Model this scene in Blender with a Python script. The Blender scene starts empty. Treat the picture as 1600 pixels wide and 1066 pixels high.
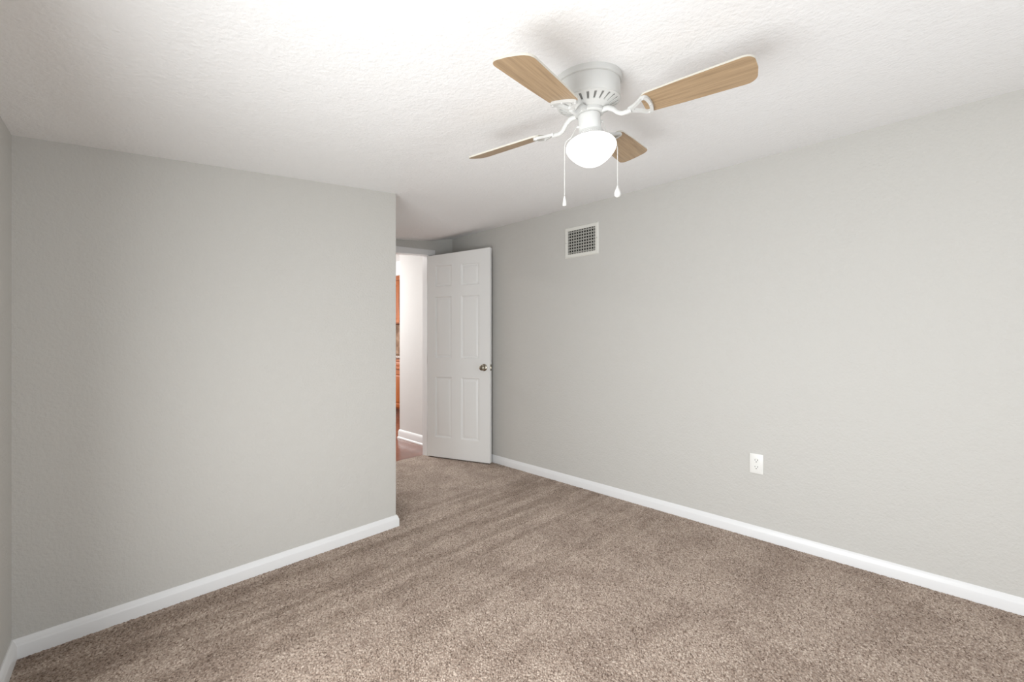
import bpy, bmesh, math, random
from mathutils import Vector, Matrix
random.seed(4)
sc = bpy.context.scene
COL = sc.collection
pi = math.pi

# ------------------------------------------------------------------ camera, world, lights, exposure
cam_d = bpy.data.cameras.new('camera')
cam_d.sensor_width = 36.0
cam_d.lens = 672.82 / 1600 * 36.0
cam_d.shift_y = -1.5 / 1600
cam_d.clip_start = 0.02
cam = bpy.data.objects.new('camera', cam_d)
COL.objects.link(cam)
cam.location = (0, 0, 1.155)
cam.rotation_euler = (pi / 2, 0, -0.7982)
sc.camera = cam

sc.view_settings.view_transform = 'Standard'
sc.view_settings.look = 'None'
sc.view_settings.gamma = 1.0
sc.view_settings.use_curve_mapping = False
sc.view_settings.exposure = 0.40

world = bpy.data.worlds.new('world')
sc.world = world
world.use_nodes = True
world.node_tree.nodes['Background'].inputs[0].default_value = (0.72, 0.85, 1.0, 1)
world.node_tree.nodes['Background'].inputs[1].default_value = 1.0

def area(name, loc, aim, sx, sy, power, color=(1, 1, 1), spread=180):
    l = bpy.data.lights.new(name, 'AREA')
    l.shape = 'RECTANGLE'; l.size = sx; l.size_y = sy
    l.energy = power; l.color = color; l.spread = math.radians(spread)
    o = bpy.data.objects.new(name, l); COL.objects.link(o)
    o.location = loc
    o.rotation_euler = (Vector(aim) - Vector(loc)).to_track_quat('-Z', 'Y').to_euler()
    return o

# daylight through the two windows behind the camera; kitchen and hall lights are added fill
area('assumed_back_daylight', (1.30, -1.66, 1.00), (1.10, 3.0, 1.45), 1.6, 1.85, 13, (0.968, 0.988, 1.0))  # assumed glass door out of view, made tall to even the ceiling light
area('daylight_left_window', (-0.238, 0.66, 0.74), (2.75, 0.436, 0.70), 1.32, 1.14, 34, (0.968, 0.992, 1.0), 168)
area('kitchen_fill_light', (2.3, 7.30, 1.5), (2.4, 3.0, 1.1), 1.4, 1.2, 76, (0.95, 0.985, 1.0))  # added to brighten hall and kitchen; the far wall has no window
area('hall_fill_light', (1.9, 5.2, 2.38), (1.9, 5.2, 0), 0.30, 0.30, 26, (1.0, 0.97, 0.94))  # added light for the hall, out of view

# ------------------------------------------------------------------ helpers
def tag(o, label=None, cat=None, group=None, kind=None):
    if label: o['label'] = label
    if cat: o['category'] = cat
    if group: o['group'] = group
    if kind: o['kind'] = kind
    return o

def obj(name, bm, mats, parent=None, smooth=False, loc=None):
    bmesh.ops.recalc_face_normals(bm, faces=bm.faces[:])
    me = bpy.data.meshes.new(name); bm.to_mesh(me); bm.free()
    if not isinstance(mats, (list, tuple)): mats = [mats]
    for m in mats: me.materials.append(m)
    if smooth:
        for p in me.polygons: p.use_smooth = True
        if smooth is not True:
            try: me.set_sharp_from_angle(angle=math.radians(smooth))
            except Exception: pass
    o = bpy.data.objects.new(name, me); COL.objects.link(o)
    if parent: o.parent = parent
    if loc: o.location = loc
    return o

def empty(name, loc, rot=(0, 0, 0), label=None, cat=None, kind=None, group=None):
    o = bpy.data.objects.new(name, None); COL.objects.link(o)
    o.empty_display_size = 0.1
    o.location = loc; o.rotation_euler = rot
    return tag(o, label, cat, group, kind)

def struct(name, bm, mats, smooth=False, label=None):
    return tag(obj(name, bm, mats, None, smooth), label, None, None, 'structure')

def box(bm, x0, x1, y0, y1, z0, z1, bev=0, seg=2, mi=0):
    vs = [bm.verts.new((x, y, z)) for x in (x0, x1) for y in (y0, y1) for z in (z0, z1)]
    idx = ((0, 1, 3, 2), (4, 6, 7, 5), (0, 4, 5, 1), (2, 3, 7, 6), (0, 2, 6, 4), (1, 5, 7, 3))
    fs = [bm.faces.new([vs[i] for i in f]) for f in idx]
    for f in fs: f.material_index = mi
    if bev:
        es = list({e for f in fs for e in f.edges})
        bmesh.ops.bevel(bm, geom=es, offset=bev, segments=seg, profile=0.5, affect='EDGES')
    return vs

def prism(bm, poly, axis, lo, hi, mi=0):
    """poly: 2-D points; extruded along axis; axis 'x': (y,z), 'y': (x,z), 'z': (x,y)"""
    def P(p, t):
        return {'x': (t, p[0], p[1]), 'y': (p[0], t, p[1]), 'z': (p[0], p[1], t)}[axis]
    a = [bm.verts.new(P(p, lo)) for p in poly]; b = [bm.verts.new(P(p, hi)) for p in poly]
    n = len(poly)
    fs = [bm.faces.new(a), bm.faces.new(b[::-1])]
    for i in range(n): fs.append(bm.faces.new((a[i], a[(i + 1) % n], b[(i + 1) % n], b[i])))
    for f in fs: f.material_index = mi
    return a, b

def sweep(bm, prof, path, mi=0):
    """prof: closed list of (out, z); path: list of (point2d, out2d) frames -> moulding with caps"""
    rings = []
    for (p, n) in path:
        rings.append([bm.verts.new((p[0] + n[0] * o, p[1] + n[1] * o, z)) for o, z in prof])
    k = len(prof)
    for r0, r1 in zip(rings, rings[1:]):
        for i in range(k):
            bm.faces.new((r0[i], r0[(i + 1) % k], r1[(i + 1) % k], r1[i])).material_index = mi
    bm.faces.new(rings[0]); bm.faces.new(rings[-1][::-1])

def lathe(bm, prof, seg=48, mi=0, M=None):
    rings = []
    for r, z in prof:
        if r < 1e-6: rings.append([bm.verts.new((0, 0, z))])
        else: rings.append([bm.verts.new((r * math.cos(2 * pi * i / seg), r * math.sin(2 * pi * i / seg), z)) for i in range(seg)])
    new = [v for r in rings for v in r]
    for a, b in zip(rings, rings[1:]):
        for i in range(seg):
            j = (i + 1) % seg
            if len(a) == 1 and len(b) == 1: continue
            if len(a) == 1: f = bm.faces.new((a[0], b[i], b[j]))
            elif len(b) == 1: f = bm.faces.new((a[i], a[j], b[0]))
            else: f = bm.faces.new((a[i], a[j], b[j], b[i]))
            f.material_index = mi
    for r in (rings[0], rings[-1]):
        if len(r) > 1:
            f = bm.faces.new(r); f.material_index = mi
    if M is not None: bmesh.ops.transform(bm, matrix=M, verts=new)
    return new

def tube(bm, pts, rad, seg=8, mi=0):
    pts = [Vector(p) for p in pts]
    rads = rad if isinstance(rad, (list, tuple)) else [rad] * len(pts)
    up = Vector((0, 0, 1)); rings = []
    for i, p in enumerate(pts):
        t = (pts[min(i + 1, len(pts) - 1)] - pts[max(i - 1, 0)]).normalized()
        a = t.cross(up)
        if a.length < 1e-3: a = t.cross(Vector((1, 0, 0)))
        a.normalize(); b = a.cross(t).normalized()
        rings.append([bm.verts.new(p + a * rads[i] * math.cos(2 * pi * k / seg) + b * rads[i] * math.sin(2 * pi * k / seg)) for k in range(seg)])
    for r0, r1 in zip(rings, rings[1:]):
        for k in range(seg):
            bm.faces.new((r0[k], r0[(k + 1) % seg], r1[(k + 1) % seg], r1[k])).material_index = mi
    bm.faces.new(rings[0]); bm.faces.new(rings[-1][::-1])

# ------------------------------------------------------------------ materials
def srgb(r, g, b):
    f = lambda c: c / 12.92 if c <= 0.04045 else ((c + 0.055) / 1.055) ** 2.4
    return (f(r / 255), f(g / 255), f(b / 255), 1)

def mat(name, col, rough=0.5, metal=0.0, spec=0.5):
    m = bpy.data.materials.new(name); m.use_nodes = True
    b = m.node_tree.nodes['Principled BSDF']
    b.inputs['Base Color'].default_value = col
    b.inputs['Roughness'].default_value = rough
    b.inputs['Metallic'].default_value = metal
    b.inputs['Specular IOR Level'].default_value = spec
    return m

def N(m, typ, **kw):
    n = m.node_tree.nodes.new(typ)
    for k, v in kw.items():
        if k in n.inputs: n.inputs[k].default_value = v
        else: setattr(n, k, v)
    return n
def L(m, a, b): m.node_tree.links.new(a, b)
def coords(m, scale=(1, 1, 1), rot=(0, 0, 0)):
    t = N(m, 'ShaderNodeTexCoord'); mp = N(m, 'ShaderNodeMapping')
    mp.inputs['Scale'].default_value = scale; mp.inputs['Rotation'].default_value = rot
    L(m, t.outputs['Object'], mp.inputs['Vector'])
    return mp.outputs['Vector']
def ramp(m, fac, stops):
    r = N(m, 'ShaderNodeValToRGB'); e = r.color_ramp.elements
    while len(e) > 1: e.remove(e[-1])
    e[0].position, e[0].color = stops[0]
    for p, c in stops[1:]:
        k = e.new(p); k.color = c
    L(m, fac, r.inputs['Fac'])
    return r.outputs['Color']

def plaster(name, col, scale=70, strength=0.12, rough=0.6, dist=0.004, spec=0.3):
    """painted orange-peel texture"""
    m = mat(name, col, rough, 0, spec)
    v = coords(m)
    n1 = N(m, 'ShaderNodeTexNoise', Scale=scale, Detail=3.0, Roughness=0.55); L(m, v, n1.inputs['Vector'])
    n2 = N(m, 'ShaderNodeTexNoise', Scale=scale * 0.22, Detail=2.0); L(m, v, n2.inputs['Vector'])
    mx = N(m, 'ShaderNodeMath', operation='ADD'); L(m, n1.outputs['Fac'], mx.inputs[0]); L(m, n2.outputs['Fac'], mx.inputs[1])
    bp = N(m, 'ShaderNodeBump', Strength=strength, Distance=dist); L(m, mx.outputs[0], bp.inputs['Height'])
    L(m, bp.outputs['Normal'], m.node_tree.nodes['Principled BSDF'].inputs['Normal'])
    return m

M_wall = plaster('greige wall paint', srgb(203, 201, 196), 85, 0.6)
M_ceil = plaster('white textured ceiling', srgb(247, 247, 247), 72, 0.5, 0.7, 0.006)
M_hall = plaster('pale hall paint', srgb(216, 215, 213), 60, 0.2)
M_trim = mat('white gloss trim', srgb(234, 234, 234), 0.32)
M_door = mat('white door paint', srgb(244, 244, 242), 0.38)
M_white = mat('white enamel', srgb(206, 206, 203), 0.35)
M_vent = mat('off white vent enamel', srgb(226, 225, 218), 0.45)
M_fin = mat('grey vent fins', srgb(176, 175, 168), 0.5)
M_dark = mat('painted duct shade', srgb(34, 33, 31), 0.9)
M_plate = mat('white plastic', srgb(238, 237, 233), 0.35)
M_nickel = mat('satin nickel', srgb(178, 172, 158), 0.22, 1.0)
M_motor = mat('grey motor casing', srgb(120, 119, 116), 0.6)
M_slot = mat('painted slot shade', srgb(70, 68, 66), 0.8)
M_chain = mat('white bead chain', srgb(222, 222, 218), 0.35)
M_cream = mat('cream blade edge', srgb(206, 202, 190), 0.5)

def carpet():
    m = mat('brown cut pile carpet', srgb(160, 142, 128), 0.95, 0, 0.05)
    b = m.node_tree.nodes['Principled BSDF']
    b.inputs['Sheen Weight'].default_value = 0.15
    v = coords(m)
    n = N(m, 'ShaderNodeAttribute', attribute_name='tuft')
    w = N(m, 'ShaderNodeTexNoise', Scale=4.2, Detail=3.0, Roughness=0.55, Distortion=0.4); L(m, v, w.inputs['Vector'])
    c1 = ramp(m, n.outputs['Fac'], [(0.0, srgb(104, 86, 74)), (0.28, srgb(160, 142, 129)), (0.7, srgb(184, 167, 153)), (1.0, srgb(210, 195, 182))])
    c2 = ramp(m, w.outputs['Fac'], [(0.36, (0.85, 0.83, 0.82, 1)), (0.58, (1.04, 1.04, 1.04, 1))])
    # vacuum tracks: pile brushed in long strokes parallel to the partition, most of them next to it
    vs = coords(m, (0.30, 5.2, 1), (0, 0, math.radians(3)))
    s = N(m, 'ShaderNodeTexNoise', Scale=2.6, Detail=2.5, Roughness=0.5); L(m, vs, s.inputs['Vector'])
    c3 = ramp(m, s.outputs['Fac'], [(0.42, (0.80, 0.78, 0.76, 1)), (0.56, (1.04, 1.04, 1.04, 1))])
    sep = N(m, 'ShaderNodeSeparateXYZ'); L(m, v, sep.inputs[0])
    msk = N(m, 'ShaderNodeMapRange'); L(m, sep.outputs['Y'], msk.inputs['Value'])
    msk.inputs['From Min'].default_value = 0.9; msk.inputs['From Max'].default_value = 2.0
    msk.inputs['To Min'].default_value = 0.12; msk.inputs['To Max'].default_value = 1.0
    x1 = N(m, 'ShaderNodeMix', data_type='RGBA', blend_type='MULTIPLY'); x1.inputs[0].default_value = 1
    L(m, c1, x1.inputs[6]); L(m, c2, x1.inputs[7])
    x2 = N(m, 'ShaderNodeMix', data_type='RGBA', blend_type='MULTIPLY'); 
    mk2 = N(m, 'ShaderNodeMapRange'); L(m, sep.outputs['Y'], mk2.inputs['Value'])
    mk2.inputs['From Min'].default_value = 2.35; mk2.inputs['From Max'].default_value = 2.7
    mk2.inputs['To Min'].default_value = 1.0; mk2.inputs['To Max'].default_value = 0.25
    mm = N(m, 'ShaderNodeMath', operation='MULTIPLY'); L(m, msk.outputs[0], mm.inputs[0]); L(m, mk2.outputs[0], mm.inputs[1])
    L(m, mm.outputs[0], x2.inputs[0])
    L(m, x1.outputs[2], x2.inputs[6]); L(m, c3, x2.inputs[7])
    L(m, x2.outputs[2], b.inputs['Base Color'])
    return m
M_carpet = carpet()

def wood(name, dark, light, scale=(3, 30, 30), rough=0.45, spec=0.5):
    m = mat(name, light, rough, 0, spec)
    v = coords(m, scale)
    n = N(m, 'ShaderNodeTexNoise', Scale=2.2, Detail=5.0, Roughness=0.6, Distortion=0.6); L(m, v, n.inputs['Vector'])
    c = ramp(m, n.outputs['Fac'], [(0.30, dark), (0.62, light)])
    L(m, c, m.node_tree.nodes['Principled BSDF'].inputs['Base Color'])
    return m
M_blade = wood('oak blade veneer', srgb(150, 125, 96), srgb(180, 153, 120), (2.2, 60, 60), 0.42)
M_cab = wood('honey maple cabinet', srgb(118, 56, 10), srgb(150, 78, 20), (12, 12, 1.2), 0.6, 0.3)

def planks():
    m = mat('reddish wood planks', srgb(120, 62, 46), 0.2)
    v = coords(m)
    br = N(m, 'ShaderNodeTexBrick', Scale=1.0)
    br.inputs['Color1'].default_value = srgb(126, 80, 62); br.inputs['Color2'].default_value = srgb(108, 64, 48)
    br.inputs['Mortar'].default_value = srgb(60, 30, 22); br.inputs['Mortar Size'].default_value = 0.002
    br.inputs['Brick Width'].default_value = 1.2; br.inputs['Row Height'].default_value = 0.1
    L(m, v, br.inputs['Vector'])
    L(m, br.outputs['Color'], m.node_tree.nodes['Principled BSDF'].inputs['Base Color'])
    return m
M_plank = planks()

def speckle(name, a, b_, c, sc_):
    m = mat(name, b_, 0.25)
    n = N(m, 'ShaderNodeTexNoise', Scale=sc_, Detail=3.0); L(m, coords(m), n.inputs['Vector'])
    L(m, ramp(m, n.outputs['Fac'], [(0.38, a), (0.5, b_), (0.62, c)]), m.node_tree.nodes['Principled BSDF'].inputs['Base Color'])
    return m
M_granite = speckle('brown granite', srgb(44, 30, 22), srgb(98, 72, 54), srgb(140, 112, 90), 38)
M_splash = speckle('tan backsplash', srgb(128, 98, 78), srgb(150, 120, 98), srgb(170, 140, 118), 8)

def globe_mat():
    m = mat('lit frosted globe', srgb(250, 250, 250), 0.3)
    b = m.node_tree.nodes['Principled BSDF']
    b.inputs['Emission Color'].default_value = (1.0, 0.985, 0.96, 1)
    b.inputs['Emission Strength'].default_value = 0.8
    return m
M_globe = globe_mat()
M_lampon = mat('lit diffuser', srgb(250, 248, 240), 0.4)  # glow of the added hall lamp
M_lampon.node_tree.nodes['Principled BSDF'].inputs['Emission Color'].default_value = (1, 0.93, 0.85, 1)
M_lampon.node_tree.nodes['Principled BSDF'].inputs['Emission Strength'].default_value = 2.0
M_glass = bpy.data.materials.new('clear window glass'); M_glass.use_nodes = True
_t = M_glass.node_tree; _t.nodes.remove(_t.nodes['Principled BSDF'])
_tr = _t.nodes.new('ShaderNodeBsdfTransparent'); _gl = _t.nodes.new('ShaderNodeBsdfGlossy'); _gl.inputs['Roughness'].default_value = 0.02
_fr = _t.nodes.new('ShaderNodeFresnel'); _mx = _t.nodes.new('ShaderNodeMixShader')
_t.links.new(_fr.outputs[0], _mx.inputs[0]); _t.links.new(_tr.outputs[0], _mx.inputs[1]); _t.links.new(_gl.outputs[0], _mx.inputs[2])
_t.links.new(_mx.outputs[0], _t.nodes['Material Output'].inputs['Surface'])

# ------------------------------------------------------------------ room dimensions (camera stands at x=0, y=0)
XR = 2.7924          # right wall
YP = 2.3763          # partition face
XP = 1.4095          # partition corner
YD = 3.595           # door wall
YB = -1.72           # back wall
HC, SL = 2.2104, 0.1074
def lx(y): return -0.148 - 0.075 * (YP - y)      # left wall runs slightly out of square
def sm(t): t = max(0, min(1, t)); return t * t * (3 - 2 * t)
def ceil_z(x, y):
    z = HC + SL * (x - XR)
    t = max(0, min(1, (x + 0.15) / (XR + 0.15))); u = max(0, min(1, (YP - y) / 1.2))
    z -= 0.019 * math.sin(pi * t) * sm(u)                       # the board sags a little in mid room
    return z - 0.040 * sm((y - 2.45) / 1.0) * sm((XR - x) / 0.36)

# ---- floor: carpet, the tufts of its cut pile are real relief
import numpy as np
def hash2(ix, iy, k):
    h = np.sin(ix * 127.1 + iy * 311.7 + k * 74.7) * 43758.5453
    return h - np.floor(h)
def pile(X, Y, pitch=0.0038):
    """height and tone of a field of irregular tufts"""
    ix = np.floor(X / pitch); iy = np.floor(Y / pitch)
    hgt = np.full(X.shape, -1.0); tone = np.zeros(X.shape)
    for a in (-1, 0, 1):
        for b in (-1, 0, 1):
            cx, cy = ix + a, iy + b
            px_ = (cx + .5 + (hash2(cx, cy, 1) - .5) * .95) * pitch; py_ = (cy + .5 + (hash2(cx, cy, 2) - .5) * .95) * pitch
            d2 = ((X - px_) ** 2 + (Y - py_) ** 2) / (pitch * .92) ** 2
            h = (0.55 + 0.75 * hash2(cx, cy, 3)) - d2
            m = h > hgt
            hgt = np.where(m, h, hgt); tone = np.where(m, hash2(cx, cy, 4), tone)
    return hgt, tone
def carpet_mesh():
    V = []; F = []; T = []; n0 = 0
    def patch(x0, x1, y0, y1, st, relief=True):
        nonlocal n0
        nx = max(1, int(round((x1 - x0) / st))); ny = max(1, int(round((y1 - y0) / st)))
        X, Y = np.meshgrid(np.linspace(x0, x1, nx + 1), np.linspace(y0, y1, ny + 1), indexing='ij')
        if relief: h, t = pile(X, Y)
        else: h, t = np.zeros(X.shape), np.full(X.shape, .5)
        Z = np.clip(h, -0.6, 1.4) * 0.0054 - 0.0022
        V.append(np.stack([X, Y, Z], -1).reshape(-1, 3)); T.append(t.reshape(-1))
        i = np.arange(nx * (ny + 1)).reshape(nx, ny + 1)[:, :ny] + n0
        F.append(np.stack([i, i + ny + 1, i + ny + 2, i + 1], -1).reshape(-1, 4))
        n0 += (nx + 1) * (ny + 1)
    ST = 0.0021
    patch(-0.36, XR, -0.34, 1.5, ST); patch(-0.24, XR, 1.5, YP + .002, 0.0026)
    patch(XP, XR, YP + .002, YD, 0.0036); patch(1.70, 2.478, YD, YD + .05, 0.0036)
    patch(-0.5, XR, YB, -0.34, 0.1, False)
    for p in ((-0.36, XR, -0.34, YP + .01), (XP, XR, YP, YD), (1.70, 2.478, YD, YD + .05)): patch(*p, 0.2, False); V[-1][:, 2] = -0.0048   # backing
    V = np.concatenate(V).astype(np.float32); F = np.concatenate(F).astype(np.int32); T = np.concatenate(T).astype(np.float32)
    me = bpy.data.meshes.new('floor')
    me.vertices.add(len(V)); me.vertices.foreach_set('co', V.ravel())
    me.loops.add(F.size); me.loops.foreach_set('vertex_index', F.ravel())
    me.polygons.add(len(F)); me.polygons.foreach_set('loop_start', np.arange(len(F), dtype=np.int32) * 4)
    me.update(calc_edges=True)
    me.polygons.foreach_set('use_smooth', np.ones(len(F), dtype=bool))
    at = me.attributes.new('tuft', 'FLOAT', 'POINT'); at.data.foreach_set('value', T)
    me.materials.append(M_carpet)
    o = bpy.data.objects.new('floor', me); COL.objects.link(o)
    return tag(o, 'brown cut-pile carpet with vacuum tracks', None, None, 'structure')
carpet_mesh()

# ---- ceiling: sloped, sagging a little in the alcove
bm = bmesh.new()
nx, ny = 44, 64
X0, X1, Y0, Y1 = -0.6, XR + 0.1, YB - 0.1, YD + 0.07
g = [[bm.verts.new((X0 + (X1 - X0) * i / nx, Y0 + (Y1 - Y0) * j / ny, 0)) for j in range(ny + 1)] for i in range(nx + 1)]
for r in g:
    for v in r: v.co.z = ceil_z(v.co.x, v.co.y)
for i in range(nx):
    for j in range(ny): bm.faces.new((g[i][j], g[i + 1][j], g[i + 1][j + 1], g[i][j + 1]))
ret = bmesh.ops.extrude_face_region(bm, geom=bm.faces[:])
for v in [e for e in ret['geom'] if isinstance(e, bmesh.types.BMVert)]: v.co.z += 0.08
struct('ceiling', bm, M_ceil, smooth=30, label='white textured ceiling sloping down to the left')

# ---- walls
def sloped_top(x): return HC + SL * (x - XR) + 0.004
bm = bmesh.new()                                                     # right wall
box(bm, XR, XR + 0.1, YB - 0.1, YD, -0.05, HC + 0.004)
struct('wall_right', bm, M_wall)
bm = bmesh.new()                                                     # partition block (closet behind it)
a, b = prism(bm, [(lx(YP) - .12, -0.05), (XP, -0.05), (XP, sloped_top(XP)), (lx(YP) - .12, sloped_top(lx(YP) - .12))], 'y', YP, YD - .002)
es = [e for e in bm.edges if all(abs(v.co.x - XP) < 1e-5 and abs(v.co.y - YP) < 1e-5 for v in e.verts)]
bmesh.ops.bevel(bm, geom=es, offset=0.004, segments=3, profile=0.5, affect='EDGES')
struct('wall_front', bm, M_wall)
bm = bmesh.new()                                                     # door wall: two jamb piers and a header
OX0, OX1 = 1.70, 2.492
TH = 0.075
box(bm, XP, OX0, YD, YD + TH, -0.05, sloped_top(OX0))
box(bm, OX1, XR + .1, YD, YD + TH, -0.05, HC)
prism(bm, [(OX0, 1.955), (OX1, 2.012), (OX1, sloped_top(OX1)), (OX0, sloped_top(OX0))], 'y', YD, YD + TH)
struct('wall_far', bm, M_wall)
# left wall, with a window opening behind the camera
wl0, wl1, wz0, wz1 = -0.04, 1.36, 0.14, 1.34
bm = bmesh.new()
def lw(y0, y1, z0, z1):
    prism(bm, [(lx(y0), y0), (lx(y1), y1), (lx(y1) - .1, y1), (lx(y0) - .1, y0)], 'z', z0, z1)
lw(YB - .1, wl0, -0.05, sloped_top(lx(wl0)) + .02); lw(wl1, YP, -0.05, sloped_top(lx(YP))); lw(wl0, wl1, -0.05, wz0); lw(wl0, wl1, wz1, sloped_top(lx(wl0)))
struct('wall_left', bm, M_wall)
bm = bmesh.new()                                                     # back wall with a window opening
bx0, bx1, bz0, bz1 = 0.55, 2.25, 0.02, 1.96
box(bm, lx(YB) - .1, bx0, YB - .1, YB, -0.05, sloped_top(bx0)); box(bm, bx1, XR, YB - .1, YB, -0.05, sloped_top(XR))
box(bm, bx0, bx1, YB - .1, YB, -0.05, bz0); box(bm, bx0, bx1, YB - .1, YB, bz1, sloped_top(bx0))
struct('wall_back', bm, M_wall)

def window(name, w, h, loc, rz):
    root = empty(name, loc, (0, 0, rz), kind='structure')
    bm = bmesh.new()                                                 # frame lies in local xz, looks along +y
    for x0, x1, z0, z1 in ((0, .045, 0, h), (w - .045, w, 0, h), (.045, w - .045, 0, .045), (.045, w - .045, h - .045, h), (.045, w - .045, h / 2 - .02, h / 2 + .02)):
        box(bm, x0, x1, -.08, -.03, z0, z1, .003, 1)
    obj('window_frame', bm, M_trim, root)
    bm = bmesh.new(); box(bm, .04, w - .04, -.058, -.054, .04, h - .04); obj('pane', bm, M_glass, root)
    bm = bmesh.new(); box(bm, -.04, w + .04, -.03, .03, -.025, -.001, .004, 1); obj('window_sill', bm, M_trim, root)
window('window_1', bx1 - bx0, bz1 - bz0, (bx0, YB, bz0), 0)
ang = math.atan2(0.075, 1)
window('window_2', math.hypot(wl1 - wl0, lx(wl1) - lx(wl0)), wz1 - wz0, (lx(wl1), wl1, wz0), -pi / 2 - ang)

# ---- baseboards
BH = 0.072
prof = [(0.0, 0.0), (0.014, 0.0), (0.014, 0.046), (0.0125, 0.0505), (0.0105, 0.054), (0.0095, 0.060), (0.0065, 0.066), (0.004, 0.070), (0.003, BH), (0.0, BH)]
def baseboard(name, path):
    bm = bmesh.new(); sweep(bm, prof, path); struct(name, bm, M_trim, smooth=25)
baseboard('baseboard_right', [((XR, YB), (-1, 0)), ((XR, YD), (-1, 0))])
s = 1.0
baseboard('baseboard_front', [((lx(YP) + .0, YP), (0.98, -1)), ((XP, YP), (1, -1)), ((XP, YD), (1, 0))])
baseboard('baseboard_left', [((lx(YB), YB), (1, 0)), ((lx(YP), YP), (1.0, -1))])
baseboard('baseboard_back', [((lx(YB), YB), (0, 1)), ((XR, YB), (0, 1))])
baseboard('baseboard_far', [((2.56, YD), (0, -1)), ((XR - .014, YD), (0, -1))])

# ---- door frame: jamb lining and casing (the head runs out of level with the ceiling)
def head(x): return 1.985 + 0.085 * (x - 2.30)          # underside of head jamb
bm = bmesh.new()
JX = 2.476
prism(bm, [(JX, -0.01), (JX + .016, -0.01), (JX + .016, head(JX) + .018), (JX, head(JX))], 'y', YD - .002, YD + TH)
prism(bm, [(OX0, -0.01), (OX0 + .016, -0.01), (OX0 + .016, head(OX0) + .003), (OX0, head(OX0))], 'y', YD - .002, YD + TH)
prism(bm, [(OX0, head(OX0)), (JX + .016, head(JX + .016)), (JX + .016, head(JX) + .02), (OX0, head(OX0) + .018)], 'y', YD - .002, YD + TH)
struct('trim_1', bm, M_trim)
bm = bmesh.new()
def ct(x): return 2.046 + 0.055 * (x - 2.34)
cy0, cy1 = YD - .016, YD
prism(bm, [(OX0 - .06, head(OX0 - .06) + .002), (2.565, head(2.565) - .001), (2.565, ct(2.565)), (OX0 - .06, ct(OX0 - .06))], 'y', cy0, cy1)
prism(bm, [(JX + .006, 0), (2.555, 0), (2.555, head(2.555) + .001), (JX + .006, head(JX) + .001)], 'y', cy0, cy1)
prism(bm, [(OX0 - .06, 0), (OX0 + .004, 0), (OX0 + .004, head(OX0) + .004), (OX0 - .06, head(OX0 - .06) + .004)], 'y', cy0, cy1)
es = [e for e in bm.edges if all(abs(v.co.y - cy0) < 1e-5 for v in e.verts)]
bmesh.ops.bevel(bm, geom=es, offset=0.004, segments=2, profile=0.5, affect='EDGES')
struct('trim_2', bm, M_trim)

# ---- the six-panel door, standing open towards the right wall
P0 = Vector((2.468, 3.573, 0)); P1 = Vector((2.711, 2.928, 0))
dv = (P1 - P0); DW = dv.length
rz = math.atan2(dv.y, dv.x)
door = empty('door_1', (P0.x, P0.y, 0.012), (0, 0, rz), kind='structure',
             label='white six-panel door standing open towards the right wall')
DT = 0.034
def dtop(u): return 1.971 + 0.031 * u / DW
def slab():
    """front face at local y=0 looking along -y (the room); moulded panels pressed into both faces"""
    bm = bmesh.new()
    us = [0, .091, .276, .383, .576, DW]
    zs = [0, .195, .783, .969, 1.566, 1.666, 1.869, None]
    def Z(k, u): return dtop(u) if zs[k] is None else zs[k]
    panels = {(i, k) for i in (1, 3) for k in (1, 3, 5)}
    for side in (0, 1):
        y = 0.0 if side == 0 else DT
        sg = 1 if side == 0 else -1
        for i in range(5):
            for k in range(7):
                u0, u1 = us[i], us[i + 1]
                def q(d, dy):
                    return [bm.verts.new((uu, y + sg * dy, zz)) for uu, zz in
                            ((u0 + d, Z(k, u0) + d), (u1 - d, Z(k, u1) + d), (u1 - d, Z(k + 1, u1) - d), (u0 + d, Z(k + 1, u0) - d))]
                if (i, k) in panels:
                    steps = [(0, 0), (.004, .007), (.010, .0115), (.018, .0115), (.034, .0040), (.040, .0030)]
                    rs = [q(d, dy) for d, dy in steps]
                    for r0, r1 in zip(rs, rs[1:]):
                        for j in range(4): bm.faces.new((r0[j], r0[(j + 1) % 4], r1[(j + 1) % 4], r1[j]))
                    bm.faces.new(rs[-1])
                else: bm.faces.new(q(0, 0))
    # the four edges, split like the faces so that the welded mesh is closed
    def quad(*p): bm.faces.new([bm.verts.new(v) for v in p])
    for k in range(7):
        for u in (0, DW): quad((u, 0, Z(k, u)), (u, DT, Z(k, u)), (u, DT, Z(k + 1, u)), (u, 0, Z(k + 1, u)))
    for i in range(5):
        for k in (0, 7): quad((us[i], 0, Z(k, us[i])), (us[i + 1], 0, Z(k, us[i + 1])), (us[i + 1], DT, Z(k, us[i + 1])), (us[i], DT, Z(k, us[i])))
    bmesh.ops.remove_doubles(bm, verts=bm.verts[:], dist=1e-5)
    return bm
obj('door_panel', slab(), M_door, door, smooth=20)

def knob(parent, side):
    """turned knob on a round rose; side -1 = room face, +1 = wall face"""
    y0 = 0.0 if side < 0 else DT
    M = Matrix.Translation((0.629, y0, 0.887)) @ Matrix.Rotation(pi / 2 if side < 0 else -pi / 2, 4, 'X')
    bm = bmesh.new()
    lathe(bm, [(0, 0), (.033, 0), (.033, .003), (.030, .006), (.020, .009), (.013, .011), (.011, .020), (.012, .026), (.020, .031), (.0255, .038), (.027, .045), (.025, .052), (.019, .057), (.010, .0585), (0, .0588)], 40, 0, M)
    k = obj('door_knob', bm, M_nickel, parent, smooth=40)
    bm = bmesh.new()
    lathe(bm, [(0, .0583), (.0035, .0583), (.0035, .0602), (0, .0602)], 16, 0, M)
    obj('lock_button', bm, M_nickel, k, smooth=40)
knob(door, -1)
bm = bmesh.new(); box(bm, DW - .001, DW + .0015, .005, .030, .858, .916, .001, 1)
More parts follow.
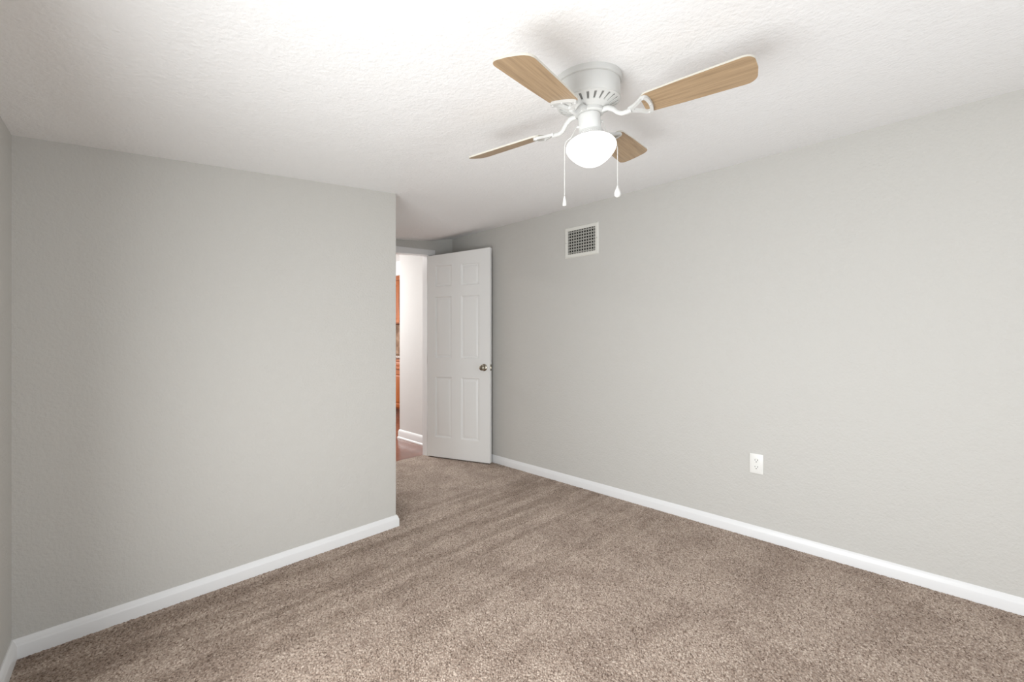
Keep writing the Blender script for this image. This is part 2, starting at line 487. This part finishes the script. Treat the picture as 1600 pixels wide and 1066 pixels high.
lp = obj('latch_plate', bm, M_nickel, door); tag(lp, 'small metal latch plate in the door edge')
bm = bmesh.new(); box(bm, DW, DW + .006, .012, .023, .878, .898, .002, 2); obj('latch_bolt', bm, M_nickel, lp)
for z in (0.18, 0.95, 1.77):                                    # three butt hinges on the jamb side
    bm = bmesh.new()
    box(bm, -.002, .0, .004, DT, z - .045, z + .045)
    lathe(bm, [(0, z - .047), (.005, z - .047), (.005, z + .047), (0, z + .047)], 12, 0, Matrix.Translation((-.003, DT + .004, 0)))
    obj('hinge', bm, M_nickel, door, smooth=40)

# ------------------------------------------------------------------ return-air vent high on the right wall
VY0, VY1, VZ0, VZ1 = 1.805, 2.120, 1.810, 2.053
vent = empty('wall_vent', (XR, (VY0 + VY1) / 2, VZ0), (0, 0, 0), 'square white metal air vent high on the right wall', 'vent')
vw, vh = VY1 - VY0, VZ1 - VZ0
fb = 0.029
bm = bmesh.new()                                               # stamped frame: bevelled outwards, local x = into wall
def ring(d, x): return [bm.verts.new((x, yy, zz)) for yy, zz in ((-vw / 2 + d, d), (vw / 2 - d, d), (vw / 2 - d, vh - d), (-vw / 2 + d, vh - d))]
rs = [ring(0, 0), ring(0, -.002), ring(.006, -.008), ring(fb - .003, -.008), ring(fb, -.005), ring(fb, 0.0)]
for r0, r1 in zip(rs, rs[1:]):
    for j in range(4): bm.faces.new((r0[j], r0[(j + 1) % 4], r1[(j + 1) % 4], r1[j]))
obj('vent_frame', bm, M_vent, vent, smooth=25)
bm = bmesh.new(); box(bm, -.0012, -.0004, -vw / 2 + fb - .004, vw / 2 - fb + .004, fb - .004, vh - fb + .004); obj('dark_backing', bm, M_dark, vent)  # flat dark sheet on the wall; the duct's shade is in its colour
iw, ih = vw - 2 * fb, vh - 2 * fb
for k in range(11):                                            # upright fins in front
    y = -iw / 2 + iw * (k + .5) / 11
    bm = bmesh.new()
    prism(bm, [(-.0068, y - .0040), (-.0060, y - .0052), (-.0032, y + .0036), (-.0040, y + .0048)], 'z', fb, vh - fb)
    obj('upright_fin', bm, M_fin, vent)
for k in range(8):                                             # level fins behind
    z = fb + ih * (k + .42) / 8
    bm = bmesh.new()
    prism(bm, [(-.0030, z - .0020), (-.0016, z - .0020), (-.0016, z + .0055), (-.0030, z + .0055)], 'x', 0, 1)
    bm.clear()
    vs = box(bm, -.0031, -.0016, -iw / 2, iw / 2, z - .0035, z + .0055)
    obj('level_fin', bm, M_fin, vent)
for y in (-vw / 2 + .013, vw / 2 - .013):
    bm = bmesh.new(); lathe(bm, [(0, 0), (.004, 0), (.0035, .0012), (0, .0016)], 14, 0, Matrix.Translation((-.008, y, vh / 2)) @ Matrix.Rotation(-pi / 2, 4, 'Y'))
    obj('screw', bm, M_fin, vent, smooth=True)

# ------------------------------------------------------------------ duplex outlet low on the right wall
out = empty('wall_outlet', (XR, 0.7305, 0.4345), (0, 0, 0), 'white duplex outlet low on the right wall above the baseboard', 'outlet')
bm = bmesh.new(); box(bm, -.006, 0.0, -.0355, .0355, -.0575, .0575, .0028, 3); obj('cover_plate', bm, M_plate, out, smooth=30)
for zc in (.0195, -.0195):
    bm = bmesh.new()
    poly = []
    for i in range(40):
        a = 2 * pi * i / 40
        poly.append((.0172 * math.cos(a), zc + max(-.0138, min(.0138, .0172 * math.sin(a)))))
    prism(bm, poly, 'x', -.0078, -.0045)
    rc = obj('receptacle', bm, M_plate, out)
    bm = bmesh.new()
    for yy, hh in ((-.0064, .0040), (.0064, .0033)): box(bm, -.0081, -.0070, yy - .0012, yy + .0012, zc + .003 - hh, zc + .003 + hh)
    lathe(bm, [(0, 0), (.0027, 0), (.0027, .001), (0, .001)], 14, 0, Matrix.Translation((-.0071, 0, zc - .0078)) @ Matrix.Rotation(-pi / 2, 4, 'Y'))
    obj('socket_slots', bm, M_slot, rc)  # solid slots, the shade inside them put into the dark colour
bm = bmesh.new(); lathe(bm, [(0, 0), (.003, 0), (.0026, .001), (0, .0013)], 14, 0, Matrix.Translation((-.006, 0, 0)) @ Matrix.Rotation(-pi / 2, 4, 'Y'))
obj('screw', bm, M_plate, out, smooth=True)

# ------------------------------------------------------------------ ceiling fan
FX, FY = 1.203, 0.824
FZ = HC + SL * (FX - XR)
TILT = -math.atan(SL)
fan = empty('ceiling_fan', (FX, FY, FZ), (0, TILT, 0), 'white hugger ceiling fan with four oak blades and a lit frosted globe', 'ceiling fan')
RI = Matrix.Rotation(TILT, 4, 'Y').inverted()
G = (RI @ Vector((0, 0, -1))).normalized()                     # straight down, in the fan's own axes
bm = bmesh.new()
lathe(bm, [(.055, -.014), (.1125, -.014), (.113, -.031), (.1118, -.036), (.108, -.038), (.060, -.038)], 72)
obj('canopy', bm, M_white, fan, smooth=35)
bm = bmesh.new()
lathe(bm, [(.05, -.037), (.1065, -.037), (.1065, -.088), (.1055, -.091), (.102, -.093), (.05, -.093)], 72)
hs = obj('motor_housing', bm, M_white, fan, smooth=35)
# slotted vent plate closing the underside of the housing
bm = bmesh.new()
NS = 24; seg = NS * 3
def vp(r, i): 
    z = -.094 - (.104 - r) / (.104 - .052) * .022
    return (r * math.cos(2 * pi * i / seg), r * math.sin(2 * pi * i / seg), z)
rr = [.104, .097, .070, .050]
V = [[bm.verts.new(vp(r, i)) for i in range(seg)] for r in rr]
for k in range(3):
    for i in range(seg):
        if k == 1 and i % 3 == 0: continue
        j = (i + 1) % seg
        bm.faces.new((V[k][i], V[k][j], V[k + 1][j], V[k + 1][i]))
ret = bmesh.ops.extrude_face_region(bm, geom=bm.faces[:])
for v in [e for e in ret['geom'] if isinstance(e, bmesh.types.BMVert)]: v.co.z += .004
obj('vent_plate', bm, M_white, fan, smooth=30)
bm = bmesh.new(); lathe(bm, [(.045, -.0935), (.1015, -.0935), (.1015, -.0945), (.052, -.109), (.045, -.109)], 48); obj('motor', bm, M_motor, hs)
bm = bmesh.new(); lathe(bm, [(.03, -.112), (.047, -.114), (.050, -.117), (.050, -.126), (.046, -.129), (.03, -.129)], 48)
obj('flywheel', bm, M_white, fan, smooth=35)
bm = bmesh.new(); lathe(bm, [(.0, -.128), (.034, -.128), (.0368, -.131), (.0368, -.184), (.035, -.187), (0, -.187)], 56)
obj('switch_housing', bm, M_white, fan, smooth=35)
bm = bmesh.new()
lathe(bm, [(0, -.183), (.038, -.183), (.0395, -.186), (.0395, -.197), (.043, -.2), (.043, -.203), (0, -.203)], 56)
fr = obj('lamp_fitter', bm, M_white, fan, smooth=35)
bm = bmesh.new()
for i in range(36):
    a = 2 * pi * i / 36
    bmesh.ops.create_icosphere(bm, subdivisions=1, radius=.0026, matrix=Matrix.Translation((.0395 * math.cos(a), .0395 * math.sin(a), -.1915)))
obj('bead_ring', bm, M_white, fr, smooth=True)
bm = bmesh.new()
gp0 = [(.040, -.199), (.050, -.2015), (.062, -.206), (.073, -.213), (.0805, -.2215), (.0843, -.231), (.0845, -.239), (.0815, -.249), (.0755, -.260), (.067, -.271), (.0565, -.282), (.044, -.2925), (.031, -.3005), (.018, -.3055), (.008, -.3075), (0, -.308)]
gp = [(r, z if z > -.231 else -.231 + (z + .231) * .89) for r, z in gp0]
lathe(bm, gp, 64)
gl = obj('globe', bm, M_globe, fan, smooth=True); tag(gl, 'lit frosted glass globe')

PITCH = math.radians(11.57)
HB = .148
def blade_bm():
    """blade and outline in local axes: x out along the blade, y across, z up"""
    bm = bmesh.new()
    R0, R1, w0, w1 = .180, .494, .0485, .0605
    poly = []
    def corner(cx, cy, r, a0, a1, n=7):
        for i in range(n + 1):
            a = math.radians(a0 + (a1 - a0) * i / n); poly.append((cx + r * math.cos(a), cy + r * math.sin(a)))
    rc = .030
    corner(R0 + .022, -w0 + .022, .022, 180, 270, 5)
    poly.append((R0 + .12, -w0 - .0062))
    corner(R1 - rc - .003, -w1 + rc, rc, 270, 350)
    poly.append((R1, 0))
    corner(R1 - rc - .003, w1 - rc, rc, 10, 90)
    poly.append((R0 + .12, w0 + .0062))
    corner(R0 + .022, w0 - .022, .022, 90, 180, 5)
    a, b = prism(bm, poly, 'z', -.0028, .0028)
    bm.faces.ensure_lookup_table()
    for f in bm.faces:
        f.material_index = 0 if abs(f.normal.z) > .5 or len(f.verts) > 4 else 1
    return bm
def iron_bm():
    """cast blade iron: S-shaped arm, then a triangular loop under the blade root"""
    bm = bmesh.new()
    tube(bm, [(.044, 0, .026), (.066, 0, .024), (.084, 0, .013), (.098, 0, -.002), (.112, 0, -.010), (.130, 0, -.0105), (.142, 0, -.009)], [.0085, .0085, .008, .0075, .0075, .0078, .008], 12)
    outer = []; inner = []
    def pt(lst, x, y): lst.append((x, y))
    n = 10
    pt(outer, .134, -.010); pt(outer, .150, -.015); pt(outer, .168, -.028); pt(outer, .184, -.042)
    pt(outer, .196, -.043); pt(outer, .203, -.036); pt(outer, .207, -.018); pt(outer, .208, 0)
    outer += [(x, -y) for x, y in outer[-2::-1]]
    pt(inner, .152, -.0035); pt(inner, .158, -.008); pt(inner, .172, -.019); pt(inner, .185, -.031)
    pt(inner, .191, -.032); pt(inner, .194, -.028); pt(inner, .197, -.014); pt(inner, .198, 0)
    inner += [(x, -y) for x, y in inner[-2::-1]]
    lo, hi = -.0115, -.0032
    k = len(outer)
    vo = [[bm.verts.new((x, y, z)) for x, y in outer] for z in (lo, hi)]
    vi = [[bm.verts.new((x, y, z)) for x, y in inner] for z in (lo, hi)]
    for i in range(k):
        j = (i + 1) % k
        bm.faces.new((vo[0][i], vo[0][j], vo[1][j], vo[1][i])); bm.faces.new((vi[0][i], vi[1][i], vi[1][j], vi[0][j]))
        bm.faces.new((vo[0][i], vi[0][i], vi[0][j], vo[0][j])); bm.faces.new((vo[1][i], vo[1][j], vi[1][j], vi[1][i]))
    return bm
bl = {}
for k in range(4):
    ang = math.radians(-79.35 + 90 * k)
    # arm first (not pitched at the hub), blade pitched about its own long axis
    Mr = Matrix.Rotation(ang, 4, 'Z')
    Mp = Matrix.Translation((0, 0, -HB)) @ Mr @ Matrix.Rotation(-(math.radians(14.4) if k == 2 else PITCH), 4, 'X')
    if k == 0:
        io = obj('blade_iron', iron_bm(), M_white, fan, smooth=40)
        bo = obj('blade', blade_bm(), [M_blade, M_cream], io)
        parts = [bo]
        for x, y in ((.190, -.0375), (.190, .0375), (.203, 0)):
            bms = bmesh.new(); lathe(bms, [(0, -.0135), (.003, -.0132), (.0042, -.0115), (.0042, -.011), (0, -.011)], 12)
            parts.append(obj('screw', bms, M_white, io, smooth=True, loc=(x, y, 0)))
        io0 = io
        io.matrix_local = Mp
    else:
        io = io0.copy(); COL.objects.link(io); io.matrix_local = Mp
        for c in parts:
            d = c.copy(); COL.objects.link(d); d.parent = io
    
# pull chains: nub on the switch housing, bead chain over the globe, then straight down to a pull
Fm = Matrix.Translation((FX, FY, FZ)) @ Matrix.Rotation(TILT, 4, 'Y')
Fi = Fm.inverted()
SR = Vector((math.cos(0.7982), -math.sin(0.7982), 0))          # level direction across the room, window side to vent side
def chain(sg, nub_z, hang_r, z_end, kind):
    dirw = SR * sg
    base = Fm @ Vector((0, 0, nub_z))
    top = base + dirw * .034; out_ = base + dirw * .045
    ax = Fm @ Vector((0, 0, -.232))
    hang = Vector((ax.x, ax.y, 0)) + dirw * hang_r
    pts = [out_ + Vector((0, 0, -.002))]
    for r, z in ((.0640, -.2035), (.0765, -.2115), (.0840, -.2215)):        # draped over the globe's shoulder
        q = Fm @ Vector((0, 0, z)); pts.append(q + dirw * (r + .0025))
    pts += [Vector((hang.x, hang.y, ax.z - .004)), Vector((hang.x, hang.y, z_end + .03))]
    bm = bmesh.new(); tube(bm, [Fi @ p for p in pts], .0009, 8)
    # little beads along it
    P = [Fi @ p for p in pts]
    for a, b in zip(P, P[1:]):
        n = max(1, int((b - a).length / .0045))
        for i in range(n): bmesh.ops.create_icosphere(bm, subdivisions=1, radius=.0015, matrix=Matrix.Translation(a.lerp(b, (i + .5) / n)))
    c = obj('pull_chain', bm, M_chain, fan, smooth=True)
    bm = bmesh.new(); tube(bm, [Fi @ top, Fi @ (top + dirw * .006), Fi @ out_], [.0048, .0042, .0034], 12); obj('chain_nub', bm, M_white, fan, smooth=40)
    bm = bmesh.new()
    M = Fi @ Matrix.Translation((hang.x, hang.y, z_end))
    if kind == 'bell': pr = [(0, 0), (.0058, 0), (.0066, .002), (.006, .010), (.0045, .021), (.003, .030), (.0016, .034), (0, .035)]
    else: pr = [(0, 0), (.0055, .001), (.0095, .005), (.0112, .011), (.0102, .018), (.007, .026), (.0035, .034), (.0016, .039), (0, .040)]
    lathe(bm, pr, 24, 0, M)
    obj('chain_pull', bm, M_chain, c, smooth=True)
chain(-1, -.168, .0895, 1.608, 'bell')
chain(1, -.150, .0895, 1.637, 'drop')
# ------------------------------------------------------------------ hall and kitchen beyond the door
HY1 = 4.512
HX = 2.724
bm = bmesh.new(); box(bm, XP - 1.0, 4.3, 3.60, 7.5, -0.06, -0.006); struct('floor_hall', bm, M_plank)
bm = bmesh.new(); box(bm, XP - 1.1, 4.3, YD + TH + .0, 7.5, 2.47, 2.55); struct('ceiling_hall', bm, M_hall)
bm = bmesh.new(); box(bm, HX, 4.3, YD + TH, HY1, -0.05, 2.468); struct('wall_hall_right', bm, M_hall)
bm = bmesh.new(); box(bm, 4.12, 4.3, HY1, 7.5, -0.05, 2.468); struct('wall_kitchen_right', bm, M_hall)
bm = bmesh.new(); box(bm, XP - 1.1, 4.12, 7.4, 7.5, -0.05, 2.468); struct('wall_kitchen_far', bm, M_hall)
bm = bmesh.new(); box(bm, XP - 1.1, XP - 1.0, YD + TH, 7.4, -0.05, 2.468); struct('wall_hall_left', bm, M_hall)
bm = bmesh.new(); box(bm, XP - 1.0, HX, YD + TH - .06, YD + TH, 2.2, 2.468); struct('wall_hall_near', bm, M_hall)
profh = [(0.0, -.006), (0.022, -.006), (0.021, 0.006), (0.014, .016), (0.014, 0.072), (0.0105, 0.084), (0.006, 0.094), (0.003, .098), (0.0, .098)]
bm = bmesh.new(); sweep(bm, profh, [((HX, YD + TH), (-1, 0)), ((HX, HY1), (-1, 1)), ((3.2, HY1), (0, 1))]); struct('baseboard_hall', bm, M_trim, smooth=25)
bm = bmesh.new(); prism(bm, [(3.80, 2.215), (4.12, 2.215), (4.12, 2.468), (3.80, 2.468)], 'y', HY1 + .002, 7.398); struct('trim_3', bm, M_hall)

def raised_door(name, parent, x, y0, y1, z0, z1, st=.06):
    """cabinet door facing -x: stiles and rails around a raised field"""
    bm = bmesh.new()
    def rg(d, dx): return [bm.verts.new((x + dx, yy, zz)) for yy, zz in ((y0 + d, z0 + d), (y1 - d, z0 + d), (y1 - d, z1 - d), (y0 + d, z1 - d))]
    rs = [rg(0, 0), rg(0, -.017), rg(.003, -.02), rg(st - .006, -.02), rg(st, -.012), rg(st + .008, -.010), rg(st + .03, -.017), rg(st + .034, -.017)]
    for a, b in zip(rs, rs[1:]):
        for j in range(4): bm.faces.new((a[j], a[(j + 1) % 4], b[(j + 1) % 4], b[j]))
    bm.faces.new(rs[0]); bm.faces.new(rs[-1])
    return obj(name, bm, M_cab, parent)
# base cabinets
for i, (y0, y1) in enumerate(((4.90, 5.52), (5.52, 6.13), (6.13, 6.75))):
    nm = ['honey wood base cabinet in the kitchen, nearest the hall wall', 'honey wood base cabinet seen through the doorway, below the upper cabinet', 'honey wood base cabinet at the far end of the kitchen run'][i]
    r = empty('base_cabinet', (3.52, (y0 + y1) / 2, -.006), (0, 0, 0), nm, 'cabinet', group='kitchen base cabinets')
    h = (y1 - y0) / 2
    bm = bmesh.new(); box(bm, 0, .59, -h + .001, h - .001, .10, .878); obj('cabinet_body', bm, M_cab, r)
    bm = bmesh.new(); box(bm, .07, .58, -h + .001, h - .001, 0, .10); obj('toe_kick', bm, M_plank, r)
    raised_door('cabinet_door', r, 0, -h + .02, h - .02, .125, .690)
    raised_door('drawer_front', r, 0, -h + .02, h - .02, .715, .862, .030)
bm = bmesh.new(); box(bm, 3.495, 4.115, 4.88, 6.77, .8735, .911, .004, 2)
tag(obj('countertop', bm, M_granite), 'brown speckled stone countertop on the kitchen base cabinets', 'countertop')
bm = bmesh.new(); box(bm, 4.095, 4.117, 4.88, 7.39, .912, 1.43)
tag(obj('backsplash', bm, M_splash), 'tan backsplash on the wall between counter and upper cabinets', 'backsplash')
for i, (y0, y1) in enumerate(((5.36, 6.265), (6.265, 7.17))):
    nm = ['honey wood upper cabinet nearer the hall, mostly hidden by its wall', 'honey wood upper cabinet seen through the doorway, under the white soffit'][i]
    r = empty('upper_cabinet', (3.80, (y0 + y1) / 2, 1.432), (0, 0, 0), nm, 'cabinet', group='kitchen upper cabinets')
    h = (y1 - y0) / 2
    bm = bmesh.new(); box(bm, 0, .317, -h + .001, h - .001, 0, .72); obj('cabinet_body', bm, M_cab, r)
    raised_door('cabinet_door', r, 0, -h + .012, -.004, .012, .705, .065)
    raised_door('cabinet_door', r, 0, .004, h - .012, .012, .705, .065)
    bm = bmesh.new(); prism(bm, [(0, .72), (-.012, .72), (-.018, .735), (-.040, .765), (-.042, .782), (0, .782)], 'y', -h + .001, h - .001)
    for v in bm.verts: v.co.x, v.co.z = v.co.x, v.co.z
    obj('crown_moulding', bm, M_cab, r)
# hall ceiling lamp, unseen and added to brighten the hall (its light is the 'hall_fill_light' above)
lamp = empty('added_hall_lamp', (1.9, 5.2, 2.47), (0, 0, 0), 'added round flush ceiling lamp in the hall, out of view', 'lamp')
bm = bmesh.new(); lathe(bm, [(0, 0), (.17, 0), (.17, -.03), (0, -.03)], 40); obj('lamp_base', bm, M_white, lamp, smooth=35)
bm = bmesh.new(); lathe(bm, [(.16, -.03), (.15, -.05), (.11, -.07), (0, -.08)], 40); obj('diffuser', bm, M_lampon, lamp, smooth=35)
